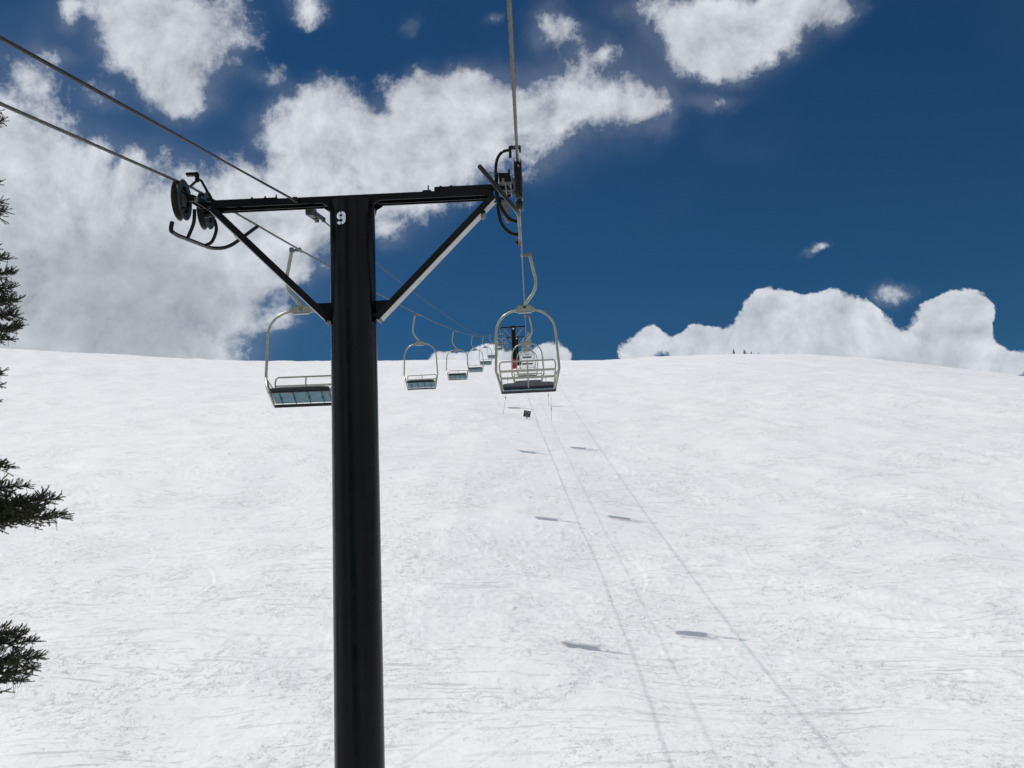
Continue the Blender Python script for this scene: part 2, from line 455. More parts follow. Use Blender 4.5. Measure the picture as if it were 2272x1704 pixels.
_tab = rng.random((256, 256))
def vnoise(x, y):
    xi = np.floor(x).astype(int); yi = np.floor(y).astype(int)
    fx = x - xi; fy = y - yi
    fx = fx * fx * fx * (fx * (fx * 6 - 15) + 10); fy = fy * fy * fy * (fy * (fy * 6 - 15) + 10)
    a = _tab[xi & 255, yi & 255]; b = _tab[(xi + 1) & 255, yi & 255]
    c = _tab[xi & 255, (yi + 1) & 255]; d = _tab[(xi + 1) & 255, (yi + 1) & 255]
    return (a * (1 - fx) + b * fx) * (1 - fy) + (c * (1 - fx) + d * fx) * fy - .5
def relief_h(X, Y):
    """rolls, mounds and chopped-up snow"""
    h = vnoise(X / 19 + 3.1, Y / 15 + 8.2) * .55 + vnoise(X / 8 + 13.7, Y / 6.5 + 1.9) * .32
    h += vnoise(X / 3.1 + 40, Y / 2.6 + 7) * .19 + vnoise(X / 1.3 + 9, Y / 1.1 + 77) * .085
    u_ = X * .80 + Y * .60; v_ = -X * .60 + Y * .80
    h += vnoise(u_ / 1.1 + 4 * vnoise(X / 14, Y / 14 + 9), v_ / 7.5 + 33) * .10 * sstep(0, 16, X)
    h += vnoise(X / 4.5 + 3 * vnoise(X / 11 + 8, Y / 9), Y / 1.0 + 12) * .05
    chop = sstep(-.08, .22, vnoise(X / 7.0 + 90, Y / 5.0 + 31) + .4 * vnoise(X / 2.2 + 5, Y / 2.2 + 66))
    lump = vnoise(X / .42 + 21, Y / .36 + 4); lump2 = vnoise(X / .21 + 55, Y / .19 + 93)
    h += chop * (np.clip(lump, 0, 1) * .07 + np.clip(lump2, 0, 1) * .05)
    h += lump2 * .004
    # fall-line troughs that curve across the slope
    q = X * .75 + Y * .35 + 5 * vnoise(X / 26 + 2, Y / 30 + 51)
    h += .05 * np.sin(q * 1.1) * sstep(-.2, .3, vnoise(X / 22 + 60, Y / 22 + 12))
    return h
tracks = []
for i in range(150):
    cy = 18 + 150 * random.random() ** 1.6; cx = random.uniform(-.62, .60) * (cy + 10)
    rad = random.uniform(2.5, 14); a0 = random.uniform(-2.6, .6) if random.random() < .5 else random.uniform(.6, 2.6)
    tracks.append((cx, cy, rad, a0, random.uniform(.5, 1.5), random.uniform(.035, .075), random.uniform(.02, .05), random.choice((1, 1.6, 2.2))))
def track_h(X, Y):
    h = np.zeros_like(X)
    for (cx, cy, rad, a0, span, w, dep, sq) in tracks:
        dx = X - cx; dy = (Y - cy) * sq
        m = (np.abs(dx) < rad + 1) & (np.abs(dy) < rad + 1)
        if not m.any(): continue
        dxx = dx[m]; dyy = dy[m]; rr = np.hypot(dxx, dyy) - rad
        a = np.arctan2(dyy, dxx); da = np.abs((a - a0 + math.pi) % (2 * math.pi) - math.pi)
        env = np.clip(1 - da / span, 0, 1) ** .5
        wy = np.maximum(w, .0015 * np.hypot(X[m], Y[m]))
        h[m] += env * (-.45 * dep * np.exp(-(rr / wy) ** 2) + dep * .4 * np.exp(-((rr - 2.1 * wy) / (1.3 * wy)) ** 2))
    return h
def ground_z(x, y):
    X = np.array([float(x)]); Y = np.array([float(y)])
    return float((fold_h(X, Y) + relief_h(X, Y))[0])

def build_ground():
    a_in = np.radians(np.concatenate([np.linspace(-179.5, -44, 62), np.linspace(-42, -32.5, 14), np.linspace(-32, 31, 1050), np.linspace(31.5, 42, 14), np.linspace(44, 179.5, 62)]))
    r_in = np.concatenate([[1.5, 4, 7, 10, 13, 16], np.geomspace(18, 330, 930), [345, 370, 410, 470, 560, 700]])
    A, Rr = np.meshgrid(a_in, r_in, indexing='ij')
    X = Rr * np.sin(A); Y = Rr * np.cos(A)
    Z = fold_h(X, Y)
    fine = sstep(16, 19, Rr) * (1 - sstep(36, 50, np.abs(np.degrees(A))))
    rel = relief_h(X, Y)
    Z = Z + rel * np.where(Rr < 330, 1, 0) + track_h(X, Y) * fine
    # beyond the crest the hill falls away out of sight
    Z -= sstep(300, 700, Rr) * (Rr - 300).clip(0) * .33
    na, nr = A.shape
    vs = np.stack([X, Y, Z], -1).reshape(-1, 3)
    c = np.array([[0, 0, float(fold_h(np.array([0.]), np.array([0.]))[0])]])
    vs = np.concatenate([vs, c]); ci = len(vs) - 1
    i, j = np.meshgrid(np.arange(na), np.arange(nr - 1), indexing='ij')
    i2 = (i + 1) % na
    quads = np.stack([i * nr + j, i * nr + j + 1, i2 * nr + j + 1, i2 * nr + j], -1).reshape(-1, 4)
    tris = np.stack([np.full(na, ci), np.arange(na) * nr, ((np.arange(na) + 1) % na) * nr], -1)
    me = bpy.data.meshes.new('ground')
    me.vertices.add(len(vs)); me.vertices.foreach_set('co', vs.astype(np.float32).ravel())
    nl = quads.size + tris.size
    me.loops.add(nl)
    me.loops.foreach_set('vertex_index', np.concatenate([quads.ravel(), tris.ravel()]).astype(np.int32))
    me.polygons.add(len(quads) + len(tris))
    ls = np.concatenate([np.arange(len(quads)) * 4, quads.size + np.arange(len(tris)) * 3])
    me.polygons.foreach_set('loop_start', ls.astype(np.int32))
    me.update(calc_edges=True); me.validate()
    me.polygons.foreach_set('use_smooth', np.ones(len(me.polygons), dtype=bool))
    me.materials.append(M['snow'])
    o = bpy.data.objects.new('ground', me); COL.objects.link(o)
    bm = None
    # faces must look up
    if me.polygons[100].normal.z < 0: me.flip_normals()
    tag(o, 'white groomed and skied snow slope rising to the skyline', 'snow', kind='structure')
    return o
build_ground()

# ------------------------------------------------------------------ lift line geometry
GX = -3.75
def rope_z(x, y):
    """height of the haul rope of the side at x"""
    Ln = x < -1
    z0 = 4.42 + .197 * (10.75 - 10.75)
    if y <= 11.1:
        base = 4.475 if Ln else 4.52
        return base + (y - 11.1) * .232 - .00035 * 0 - (0 if y > 5 else (5 - y) * .012)
    base = 4.475 if Ln else 4.52
    if y <= 150:
        t = y - 11.1; a, b = (.1815, .00033) if Ln else (.1745, .00037)
        return base + a * t + b * t * t
    z150 = rope_z(x, 150)
    if y <= 193:
        t = (y - 150) / 43; return z150 + (44.15 - z150) * t - 1.2 * t * (1 - t) * .5
    t = y - 193
    return 44.15 + .105 * t + .0012 * t * t

def make_rope(name, x, label):
    pts = []; y = -60.0
    near = []
    while y < 1.5: pts.append((x, y, rope_z(x, y))); y += 2
    a = MB(); a.tube([*pts, (x, 1.5, rope_z(x, 1.5))], .0145, 8)
    y = 1.5
    while y <= 24.0: near.append((x, y, rope_z(x, y))); y += .022
    a.tube(near, .0155, 18, lobes=6, twist=24.0, depth=.13)
    farp = []
    while y < 300: farp.append((x, y, rope_z(x, y))); y += .8 if y < 60 else 2
    a.tube([near[-1], *farp], .0145, 8)
    o = a.build(name, 'rope'); tag(o, label, 'cable', 'steel haul ropes of the lift')
make_rope('haul_rope', 0.0, 'thick twisted steel haul rope overhead, on the right side of the towers')
make_rope('haul_rope', GX, 'twisted steel haul rope on the left side of the towers, over the two left sheaves')

# ------------------------------------------------------------------ towers
def wheel(parent, c, side):
    """sheave: grooved tyre, two flanges, dished web; side = +1 when the tower is towards +x"""
    e = MB()
    e.lathe_x([(-.022, .196), (-.030, .212), (-.018, .205), (0, .196), (.018, .205), (.030, .212), (.022, .196)], c, 56)
    w = e.build('sheave_tyre', 'blackmatt', None)
    f = MB()
    for s in (-1, 1):
        f.lathe_x([(s * .022, .150), (s * .040, .150), (s * .044, .222), (s * .036, .229), (s * .0305, .222), (s * .022, .150)], c, 56)
    f.lathe_x([(-.010, .150), (-.026, .06), (-.048, .05), (-.05, .0)], c, 32); f.lathe_x([(.010, .150), (.026, .06), (.048, .05), (.05, .0)], c, 32)
    for k in range(6):
        a = k * math.pi / 3 + .3
        f.cyl(Vector(c) + Vector((-.046, .105 * math.cos(a), .105 * math.sin(a))), Vector(c) + Vector((.046, .105 * math.cos(a), .105 * math.sin(a))), .012, 8)
    f = f.build('sheave', 'rim', parent)
    w.parent = f
    h = MB(); h.cyl(Vector(c) + Vector((-.075, 0, 0)), Vector(c) + Vector((side * .13, 0, 0)), .022, 16)
    h.cyl(Vector(c) + Vector((-.068, 0, 0)), Vector(c) + Vector((-.05, 0, 0)), .036, 6)
    if side > 0: pass
    h.build('axle', 'steel', f)

def sheave_train(root, x, side, base, detail=True):
    """two-wheel rocker at the arm end. side=+1: tower stands towards +x (left train); -1: right train.
       the pair of trains is point symmetric about the pole"""
    z1 = base - .28; z2 = z1 + .185
    y1, y2 = 10.75, 11.60
    wheel(root, (x, y1, z1), side); wheel(root, (x, y2, z2), side)
    xi = x + side * .115
    up = (z2 - z1) / (y2 - y1)
    ym, zm = (y1 + y2) / 2, (z1 + z2) / 2
    # rocker frame
    m = MB()
    poly = [(y1 - .06, z1 - .035), (y1 - .06, z1 + .035), (ym - .10, zm + .035), (ym + .10, zm + .055), (y2 + .06, z2 + .035), (y2 + .06, z2 - .035), (ym + .1, zm - .045), (ym - .1, zm - .065)]
    for dx in (-.028, .028): m.prism(poly, 'x', xi + dx - .007, xi + dx + .007)
    m.cyl((xi - side * .06, ym, zm), (x + side * .40, ym, zm), .042, 20)
    m.box((xi, y1 - .05, z1), (.07, .03, .07)); m.box((xi, y2 + .05, z2), (.07, .03, .07))
    m.build('rocker_frame', 'black', root, bevel=.002)
    for yy, zz in ((y1, z1), (ym, zm), (y2, z2)):
        k = MB(); k.cyl((xi + side * .035, yy, zz), (xi + side * .065, yy, zz), .03, 6); k.build('bolt', 'steel', root)
    # end bracket plate with clamp, carries the guide arms
    m = MB()
    m.box((x + side * .31, 11.06, 4.17), (.05, .20, .15), bevel=.006)
    m.cyl((x + side * .17, 11.02, 4.11), (x + side * .33, 11.0, 4.13), .036, 14)
    m.build('mount_plate', 'black', root)
    if side < 0:
        m = MB()
        m.prism([(x - .20, 4.09), (x - .185, 3.90), (x - .155, 3.83), (x - .125, 3.82), (x - .12, 4.05)], 'y', 10.92, 10.96)
        m.build('stay_plate', 'steel', root)
    return ym, zm

def pt_sym(p):
    """point symmetry about the pole axis, keeping the rope slope"""
    return (2 * -1.875 - p[0], 22.2 - p[1], p[2] - (p[1] - 11.1) * .4)

def guide(root, x, side):
    # runner below the sheaves, tube with one upturned end and one flared end
    if side > 0:
        P = [(x + .0, 10.47, 3.84), (x - .005, 10.44, 3.735), (x, 10.62, 3.745), (x, 11.85, 3.985), (x + .11, 12.15, 4.09), (x + .36, 12.55, 4.49)]
        arms = [[(x + .13, 10.80, 4.10), (x + .115, 10.83, 3.96), (x + .04, 10.90, 3.84), (x, 10.95, 3.812)],
                [(x + .16, 11.42, 4.20), (x + .17, 11.46, 4.08), (x + .10, 11.52, 3.96), (x, 11.56, 3.93)]]
    else:
        P = [(x - .06, 12.02, 3.955), (x - .02, 12.06, 3.925), (x - .01, 11.9, 3.935), (x - .01, 10.42, 3.725), (x - .05, 10.2, 3.72), (x - .372, 9.5, 3.91)]
        arms = [[(x - .235, 10.70, 4.30), (x - .245, 10.70, 4.10), (x - .215, 10.74, 3.96), (x - .12, 10.8, 3.82), (x - .01, 10.86, 3.795)],
                [(x - .235, 11.40, 4.30), (x - .25, 11.42, 4.15), (x - .215, 11.5, 4.0), (x - .12, 11.56, 3.91), (x - .01, 11.6, 3.895)]]
    g = MB(); g.tube(fillet(P, .22, 10), .0235, 16)
    g.build('chair_guide', 'black', root)
    for a in arms:
        q = MB(); q.tube(bez(a, 8), .0205, 14); q.build('guide_arm', 'black', root)

def tower9():
    gz = ground_z(-1.89, 11)
    root = empty('lift_tower', (-1.89, 11, gz))
    tag(root, 'tall black tubular lift tower with white stencilled 9, nearest of all', 'lift tower', 'lift towers')
    off = Vector((1.89, -11, -gz))
    made = []
    holder = []
    n0 = set(o.name for o in COL.objects)
    # pole, slightly tapered, with ring weld and cap
    p = MB(); n = 64
    p.tube([(-1.89, 11, gz - .5), (-1.89, 11, -2.2), (-1.89, 11, 2.2), (-1.89, 11, 4.13), (-1.89, 11, 4.150), (-1.89, 11, 4.156)], [.262, .257, .2525, .2515, .2515, .235], n)
    p.build('pole', 'black', root, auto=30)
    r = MB(); r.tube([(-1.89, 11, -.52), (-1.89, 11, -.50)], .2605, 64); 
    r = MB(); r.tube([(-1.89, 11, gz - .3), (-1.89, 11, gz + .05)], .42, 40); r.build('footing', 'steel', root)
    # two crossarms butted against the pole
    for (xa, xb) in ((-3.46, -.30),):
        b = MB(); prof_c = [(10.905, 4.145), (10.905, 4.222), (11.095, 4.222), (11.095, 4.145), (11.083, 4.145), (11.083, 4.208), (10.917, 4.208), (10.917, 4.145)]
        b.prism(prof_c, 'x', xa, xb)
        b.box(((xa + xb) / 2, 11.0, 4.170), (xb - xa - .05, .012, .07))
        o = b.build('crossarm', 'black', root)
    # collar plates welding arms to the pole
    for s in (-1, 1):
        for ya, yb in ((10.89, 10.903), (11.097, 11.11)):
            c = MB(); c.prism([(-1.89 + s * .235, 4.215), (-1.89 + s * .33, 4.215), (-1.89 + s * .33, 4.14), (-1.89 + s * .262, 4.10), (-1.89 + s * .245, 4.02)], 'y', ya, yb)
            c.build('collar_plate', 'black', root)
    # sheave mount beams bolted on top
    q = MB(); q.box((-.62, 11, 4.252), (.66, .15, .056), bevel=.004); q.build('mount_beam', 'black', root)
    q = MB(); q.box((-3.10, 11, 4.234), (.74, .15, .022), bevel=.003); q.box((-2.71, 11, 4.232), (.10, .06, .018)); q.build('mount_beam', 'black', root)
    # adjusting bolts
    for bx, bz, hh in ((-3.02, 4.245, .03), (-2.87, 4.245, .034), (-2.745, 4.24, .05), (-1.02, 4.222, .09), (-.88, 4.28, .02), (-.76, 4.28, .02)):
        k = MB(); k.cyl((bx, 10.96, bz), (bx, 10.96, bz + hh), .008, 8); k.cyl((bx, 10.96, bz), (bx, 10.96, bz + .014), .018, 6); k.build('bolt', 'black', root)
    k = MB(); k.box((-1.035, 10.97, 4.236), (.10, .08, .028), bevel=.004); k.build('stop_block', 'black', root)
    # braces
    def brace(a, b, th=.072, dp=.18):
        a = Vector(a); b = Vector(b); d = (b - a); L = d.length; ang = math.atan2(d.z, d.x)
        m = MB(); m.box((a + b) / 2, (L, dp, th), Matrix.Rotation(-ang, 3, 'Y'), bevel=.006)
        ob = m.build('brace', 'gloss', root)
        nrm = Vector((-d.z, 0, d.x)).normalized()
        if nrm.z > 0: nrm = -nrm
        u = MB(); u.box((a + b) / 2 + nrm * (th / 2 + .0025), (L - .03, dp - .012, .005), Matrix.Rotation(-ang, 3, 'Y')); u.build('brace_reflection_strip', 'palestrip', ob)  # added pale strip, paints the snow's reflection on the black brace
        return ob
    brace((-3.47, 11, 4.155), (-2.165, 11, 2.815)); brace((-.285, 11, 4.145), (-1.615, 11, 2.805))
    # gussets and end plates
    g = MB(); g.prism([(-2.13, 3.005), (-2.31, 3.005), (-2.13, 2.83)], 'y', 10.985, 11.015); g.build('gusset', 'black', root)
    g = MB(); g.prism([(-1.65, 3.005), (-1.47, 3.005), (-1.65, 2.83)], 'y', 10.985, 11.015); g.build('gusset', 'black', root)
    for s, x0 in ((-1, -2.155), (1, -1.625)):
        e = MB(); e.box((x0, 11, 2.80), (.09, .20, .016), Matrix.Rotation(s * R_(46), 3, 'Y')); e.build('end_plate', 'black', root)
    d_ = (Vector((-.285, 11, 4.145)) - Vector((-1.615, 11, 2.805))).normalized()
    e = MB(); e.box(Vector((-1.615, 11, 2.805)) + d_ * 1.66 + Vector((.035, 0, -.035)), (.05, .20, .035), Matrix.Rotation(-R_(45), 3, 'Y')); e.build('brace_clamp', 'black', root)
    # thin control wires
    w = MB(); w.tube(bez([(-3.25, 10.9, 4.15), (-3.0, 10.88, 4.12), (-2.8, 10.88, 4.10), (-2.6, 10.89, 4.125), (-2.3, 10.9, 4.14)], 8), .0035, 6); w.build('wire', 'black', root)
    w = MB(); w.tube(bez([(-3.40, 11.2, 4.12), (-3.36, 11.3, 4.03), (-3.35, 11.5, 3.98), (-3.36, 12.0, 4.06)], 8), .0035, 6); w.build('wire', 'black', root)
    # stencilled 9
    def digit9():
        m = MB(); R0 = .2532
        h = .150; wd = .105; cx = -1.975; cz = 3.905
        def arcpoly(pts, wid):
            return pts
        # outline in unit box: outer rounded 9 built from thick strokes (u: 0..1, v: 0..1)
        def stroke(path, t):
            P = [Vector((p[0], p[1], 0)) for p in path]; L_ = []; Rr = []
            for i, p in enumerate(P):
                d = (P[min(i + 1, len(P) - 1)] - P[max(i - 1, 0)]).normalized(); nn = Vector((-d.y, d.x, 0))
                L_.append(p + nn * t / 2); Rr.append(p - nn * t / 2)
            vs = []; fs = []
            for a_, b_ in zip(L_, Rr):
                for q_ in (a_, b_):
                    x = cx + (q_.x - wd / 2); z = cz + (q_.y - h / 2)
                    yy = 11 - math.sqrt(max(0, R0 * R0 - (x + 1.89) ** 2)) - .0015
                    vs.append((x, yy, z))
            for i in range(len(P) - 1): fs.append((2 * i, 2 * i + 1, 2 * i + 3, 2 * i + 2))
            m.add(vs, fs)
        def arc(c, rx, rz, a0, a1, n_=14): return [(c[0] + rx * math.cos(R_(a0 + (a1 - a0) * i / n_)), c[1] + rz * math.sin(R_(a0 + (a1 - a0) * i / n_))) for i in range(n_ + 1)]
        t = .032
        # left bowl (two halves split by the stencil bridge), right spine, tail
        stroke(arc((.052, .104), .036, .030, 98, 262), t)
        stroke(arc((.053, .104), .036, .030, 82, 0), t)
        stroke(arc((.053, .104), .032, .030, -84, -20), t)
        stroke([(.089, .104), (.089, .045)], t)
        stroke(arc((.053, .045), .036, .030, 0, -82), t)
        stroke(arc((.052, .045), .036, .030, -98, -168), t)
        return m
    digit9().build('number', 'white', root, smooth=False)
    # sheaves
    for x, side, base in ((GX, 1, 4.475), (0.0, -1, 4.52)):
        sheave_train(root, x, side, base - .0)
        guide(root, x, side)
    # rope catchers
    c = MB()
    x = GX
    c.tube(fillet([(x + .28, 10.98, 4.24), (x + .15, 10.96, 4.50), (x + .12, 10.95, 4.515), (x + .03, 10.93, 4.42)], .03, 5), .0145, 12)
    c.build('catcher_arm', 'black', root)
    c = MB(); c.box((x + .05, 10.95, 4.575), (.14, .06, .034), bevel=.005); c.box((x + .105, 10.95, 4.53), (.034, .06, .09), bevel=.004); c.build('rope_catcher', 'black', root)
    x = 0.0
    c = MB(); c.tube(bez([(-.24, 10.75, 4.16), (-.245, 10.68, 4.30), (-.225, 10.62, 4.43), (-.165, 10.58, 4.505), (-.08, 10.56, 4.52)], 8), .0165, 12); c.build('catcher_arm', 'black', root)
    c = MB(); c.box((-.022, 10.56, 4.545), (.125, .05, .03), bevel=.004); c.box((-.075, 10.56, 4.49), (.03, .05, .12), bevel=.004); c.box((.034, 10.56, 4.52), (.02, .05, .06), bevel=.003); c.build('rope_catcher', 'black', root)
    for bx in (-.03, .022): c = MB(); c.cyl((bx, 10.54, 4.535), (bx, 10.52, 4.535), .008, 10); c.build('bolt', 'steel', root)
    c = MB(); c.box((-.16, 10.9, 4.32), (.11, .14, .10), bevel=.006); c.box((-.10, 10.9, 4.33), (.02, .2, .14), bevel=.003); c.build('switch_box', 'black', root)
    c = MB(); c.tube([(-.165, 10.75, 4.33), (-.30, 10.2, 4.12)], .005, 6); c.build('wire', 'black', root)
    for ch in root.children:
        ch.matrix_parent_inverse = Matrix.Translation(-Vector(root.location))
    return root
T9 = tower9()

def far_tower(y, zarm, zbase, r, label, pad):
    x = -1.875
    root = empty('lift_tower', (x, y, zbase)); tag(root, label, 'lift tower', 'lift towers')
    p = MB(); p.tube([(0, 0, -1.5), (0, 0, zarm - zbase)], [r * 1.12, r], 32); p.build('pole', 'black', root)
    H = zarm - zbase
    b = MB()
    for s in (-1, 1): b.box((s * .97, 0, H - .15), (1.6, .22, .2), bevel=.02)
    b.build('crossarm', 'black', root)
    for s in (-1, 1):
        a = Vector((s * 1.55, 0, H - .22)); c = Vector((s * r * .8, 0, H - 1.7))
        m = MB(); m.tube([a, c], .05, 8); m.build('brace', 'chairpaint', root)
        f = MB(); f.box((s * 1.74, 0, H - .12), (.1, 1.9, .16), Matrix.Rotation(R_(11), 3, 'X')); f.build('rocker_frame', 'black', root)
        for k in (-1, 0, 1):
            w = MB(); w.lathe_x([(-.04, .0), (-.04, .22), (0, .19), (.04, .22), (.04, 0)], (s * 1.875, k * .62, H - .25 + k * .12), 20); w.build('sheave', 'blackmatt', root)
        g = MB(); g.tube(fillet([(s * 1.875, -1.1, H - .75), (s * 1.875, .9, H - .4), (s * 1.55, 1.4, H - .1)], .2), .03, 8)
        g.tube([(s * 1.76, -.3, H - .2), (s * 1.87, -.3, H - .62)], .03, 8); g.build('chair_guide', 'black', root)
    d = MB(); d.box((0, -r - .006, H - .45), (.24, .01, .24)); d.build('number_plate', 'white', root)
    if pad:
        m = MB(); m.tube([(-.1, 0, -.6), (-.1, 0, 1.35)], r * 1.30, 28); o = m.build('safety_pad', 'redpad', root)
    else:
        
        m = MB(); m.box((0.05, -.3, .2), (1.3, .8, .9), bevel=.1); o = m.build('footing', 'blackmatt', root); m = MB(); m.tube([(0, 0, .5), (0, 0, 2.2)], r * 1.2, 28); o = m.build('safety_pad', 'oldpad', root)
    return root
Z10 = rope_z(0, 150) + .18; Z11 = 44.35
far_tower(150, Z10, ground_z(-1.875, 150), .33, 'distant black lift tower with a red pad round its foot', True)
far_tower(193, Z11, ground_z(-1.875, 193) + .2, .30, 'farthest black lift tower, half hidden behind the tower with the red pad', False)

# ------------------------------------------------------------------ communication cable
def comm_z(y):
    if y < 11.3: return 4.27 + (y - 11.3) * .238
    t = y - 11.3; return 4.27 + .179 * t + .00035 * t * t
CX = -2.5
a = MB()
pts = [(CX, y, comm_z(y)) for y in np.arange(-60, 11.05, .8)] + [(CX, 11.05, comm_z(11.05))]
a.tube(pts, .0125, 12, lobes=2, twist=9, depth=.25)
pts = [(CX, 11.05, comm_z(11.05))] + [(CX, y, comm_z(y)) for y in np.arange(11.3, 150, 1.0)] + [(CX, 150, comm_z(150))]
a.tube(pts, .0095, 10)
root = empty('signal_cable', (CX, 11, 4.2)); tag(root, 'black signal cable crossing the crossarm between pole and left sheaves', 'cable')
o = a.build('cable', 'cable', root)
c = MB()
sl = Matrix.Rotation(math.atan(.2), 3, 'X')
c.box((CX, 10.93, comm_z(10.93) + .008), (.05, .26, .055), sl, bevel=.004); c.box((CX + .04, 11.0, comm_z(11.0) + .03), (.06, .05, .03), bevel=.003)
o2 = c.build('clamp', 'blackmatt', root)
c = MB()
c.box((CX, 11.66, comm_z(11.66) - .015), (.085, .26, .10), sl, bevel=.006)
for s in (-1, 1):
    c.box((CX + s * .040, 11.98, comm_z(11.98) - .018), (.022, .52, .06), sl, bevel=.004)
    c.cyl((CX + s * .062, 12.19, comm_z(12.19) - .02), (CX + s * .02, 12.19, comm_z(12.19) - .02), .032, 10)
c.box((CX, 12.02, comm_z(12.02) - .018), (.06, .05, .05), sl)
o3 = c.build('dead_end_clamp', 'darksteel', root)
for q in (o, o2, o3): q.matrix_parent_inverse = Matrix.Translation(-Vector(root.location))

# ------------------------------------------------------------------ chairs
def make_chair():
    root = empty('chairlift_chair', (0, 0, 0))
    # grip
    g = MB(); g.tube([(0, -.11, 0), (0, -.06, 0), (0, .06, 0), (0, .11, 0)], [.017, .027, .027, .017], 14)
    g.box((.05, 0, .002), (.09, .05, .045), bevel=.006); g.cyl((.10, 0, .0), (.185, 0, .0), .030, 14)
    g.cyl((.145, -.045, .0), (.145, .045, .0), .036, 14)
    g.box((.15, 0, .035), (.07, .045, .03), bevel=.006)
    g = g.build('grip', 'steel', root)
    # hanger
    h = MB(); h.tube(bez([(.145, 0, -.005), (.165, 0, -.11), (.20, 0, -.29), (.232, 0, -.47), (.222, 0, -.62), (.165, 0, -.76), (.07, 0, -.88), (.005, 0, -.985)], 8), [.031] * 57, 18)
    h.build('hanger', 'chairpaint', root)
    # hub plate
    p = MB(); p.box((0, 0, -1.045), (.285, .055, .125), bevel=.012)
    p.prism([(-.20, -1.045), (-.135, -1.005), (-.135, -1.105), (-.20, -1.085)], 'y', -.022, .022)
    p.prism([(.20, -1.045), (.135, -1.005), (.135, -1.105), (.20, -1.085)], 'y', -.022, .022)
    p.box((0, 0, -1.112), (.25, .075, .012)); p.box((0, 0, -.978), (.25, .075, .010))
    p.build('hub_plate', 'chairpaint', root)
    # bail : two tubes
    for s in (-1, 1):
        P = [(s * .13, 0, -1.06), (s * .26, 0, -1.085), (s * .40, 0, -1.16), (s * .505, 0, -1.285), (s * .553, 0, -1.45), (s * .572, .0, -1.8), (s * .592, .0, -2.19)]
        t = MB(); path = bez(P, 7)
        t.tube(fillet([*path[:-1], Vector(P[-1]), Vector((s * .545, .17, -2.36)), Vector((s * .50, .25, -2.475))], .03, 4), .0235, 16)
        t.build('bail', 'chairpaint', root)
        # side bracket along the seat edge
        b = MB(); b.tube(fillet([(s * .592, 0, -2.19), (s * .555, -.06, -2.34), (s * .495, -.19, -2.60)], .05), .017, 12)
        b.tube([(s * .50, .25, -2.475), (s * .492, -.20, -2.635)], .019, 12)
        b.tube([(s * .59, 0, -2.19), (s * .505, -.33, -2.36)], .011, 10)
        b.build('side_bracket', 'chairpaint', root)
    # seat
    c = MB()
    def slab(x0, x1, y0, y1, zf, zr, th, nx=14, ny=8, crown=.02, lip=.05):
        vs = []; fs = []
        for i in range(nx + 1):
            for j in range(ny + 1):
                u = i / nx; v = j / ny
                x = x0 + (x1 - x0) * u; y = y0 + (y1 - y0) * v
                z = zr + (zf - zr) * v + crown * (1 - (2 * u - 1) ** 4) * (1 - (2 * v - 1) ** 4)
                if v > .8: z -= lip * ((v - .8) / .2) ** 2
                if v < .12: z += .02 * ((.12 - v) / .12)
                vs.append((x, y, z))
        n_ = len(vs)
        vs += [(x, y, z - th) for (x, y, z) in vs]
        N = ny + 1
        for i in range(nx):
            for j in range(ny):
                a_ = i * N + j; fs.append((a_, a_ + N, a_ + N + 1, a_ + 1)); fs.append((n_ + a_, n_ + a_ + 1, n_ + a_ + N + 1, n_ + a_ + N))
        for i in range(nx):
            fs.append((i * N, n_ + i * N, n_ + (i + 1) * N, (i + 1) * N)); fs.append((i * N + ny, (i + 1) * N + ny, n_ + (i + 1) * N + ny, n_ + i * N + ny))
        for j in range(ny):
            fs.append((j, j + 1, n_ + j + 1, n_ + j)); k = nx * N + j; fs.append((k, n_ + k, n_ + k + 1, k + 1))
        return vs, fs
    c.add(*slab(-.475, .475, -.17, .30, -2.385, -2.545, .036, lip=.038))
    c.add(*slab(-.47, .47, .21, .305, -2.415, -2.440, .03, crown=.0, lip=.0))
    c.build('seat_cushion', 'cushion', root, bevel=.012)
    s_ = MB(); s_.add(*slab(-.465, .465, -.185,  .20, -2.462, -2.598, .015, crown=0, lip=.0))
    s_.build('seat_pan', 'blueshell', root)
    # frame rails under the pan
    f = MB()
    f.tube([(-.48, .235, -2.478), (.48, .235, -2.478)], .012, 10)
    for x in (-.34, -.12, .12, .34):
        f.tube([(x, .24, -2.475), (x, -.19, -2.628)], .007, 8); f.box((x, .235, -2.478), (.03, .03, .03)); f.box((x, .03, -2.552), (.022, .03, .03))
    f.build('seat_frame', 'darksteel', root)
    e = MB(); e.box((0, -.205, -2.632), (.985, .03, .05), Matrix.Rotation(R_(12), 3, 'X'), bevel=.006); e.build('rear_rail', 'cushion', root)
    # backrest
    b = MB()
    b.tube(fillet([(-.475, -.205, -2.555), (-.515, -.41, -2.19), (-.50, -.445, -2.10), (.50, -.445, -2.10), (.515, -.41, -2.19), (.475, -.205, -2.555)], .10, 8), .0145, 12)
    b.build('backrest_frame', 'chairpaint', root)
    for z, w, yy in ((-2.265, .505, -.378), (-2.385, .492, -.315)):
        k = MB(); k.box((0, yy, z), (2 * w, .008, .042), Matrix.Rotation(R_(28), 3, 'X')); k.build('backrest_slat', 'chairpaint', root)
    k = MB(); k.tube([(0, -.445, -2.10), (0, -.385, -2.25), (0, -.215, -2.56)], .013, 8); k.build('backrest_post', 'chairpaint', root)
    return root

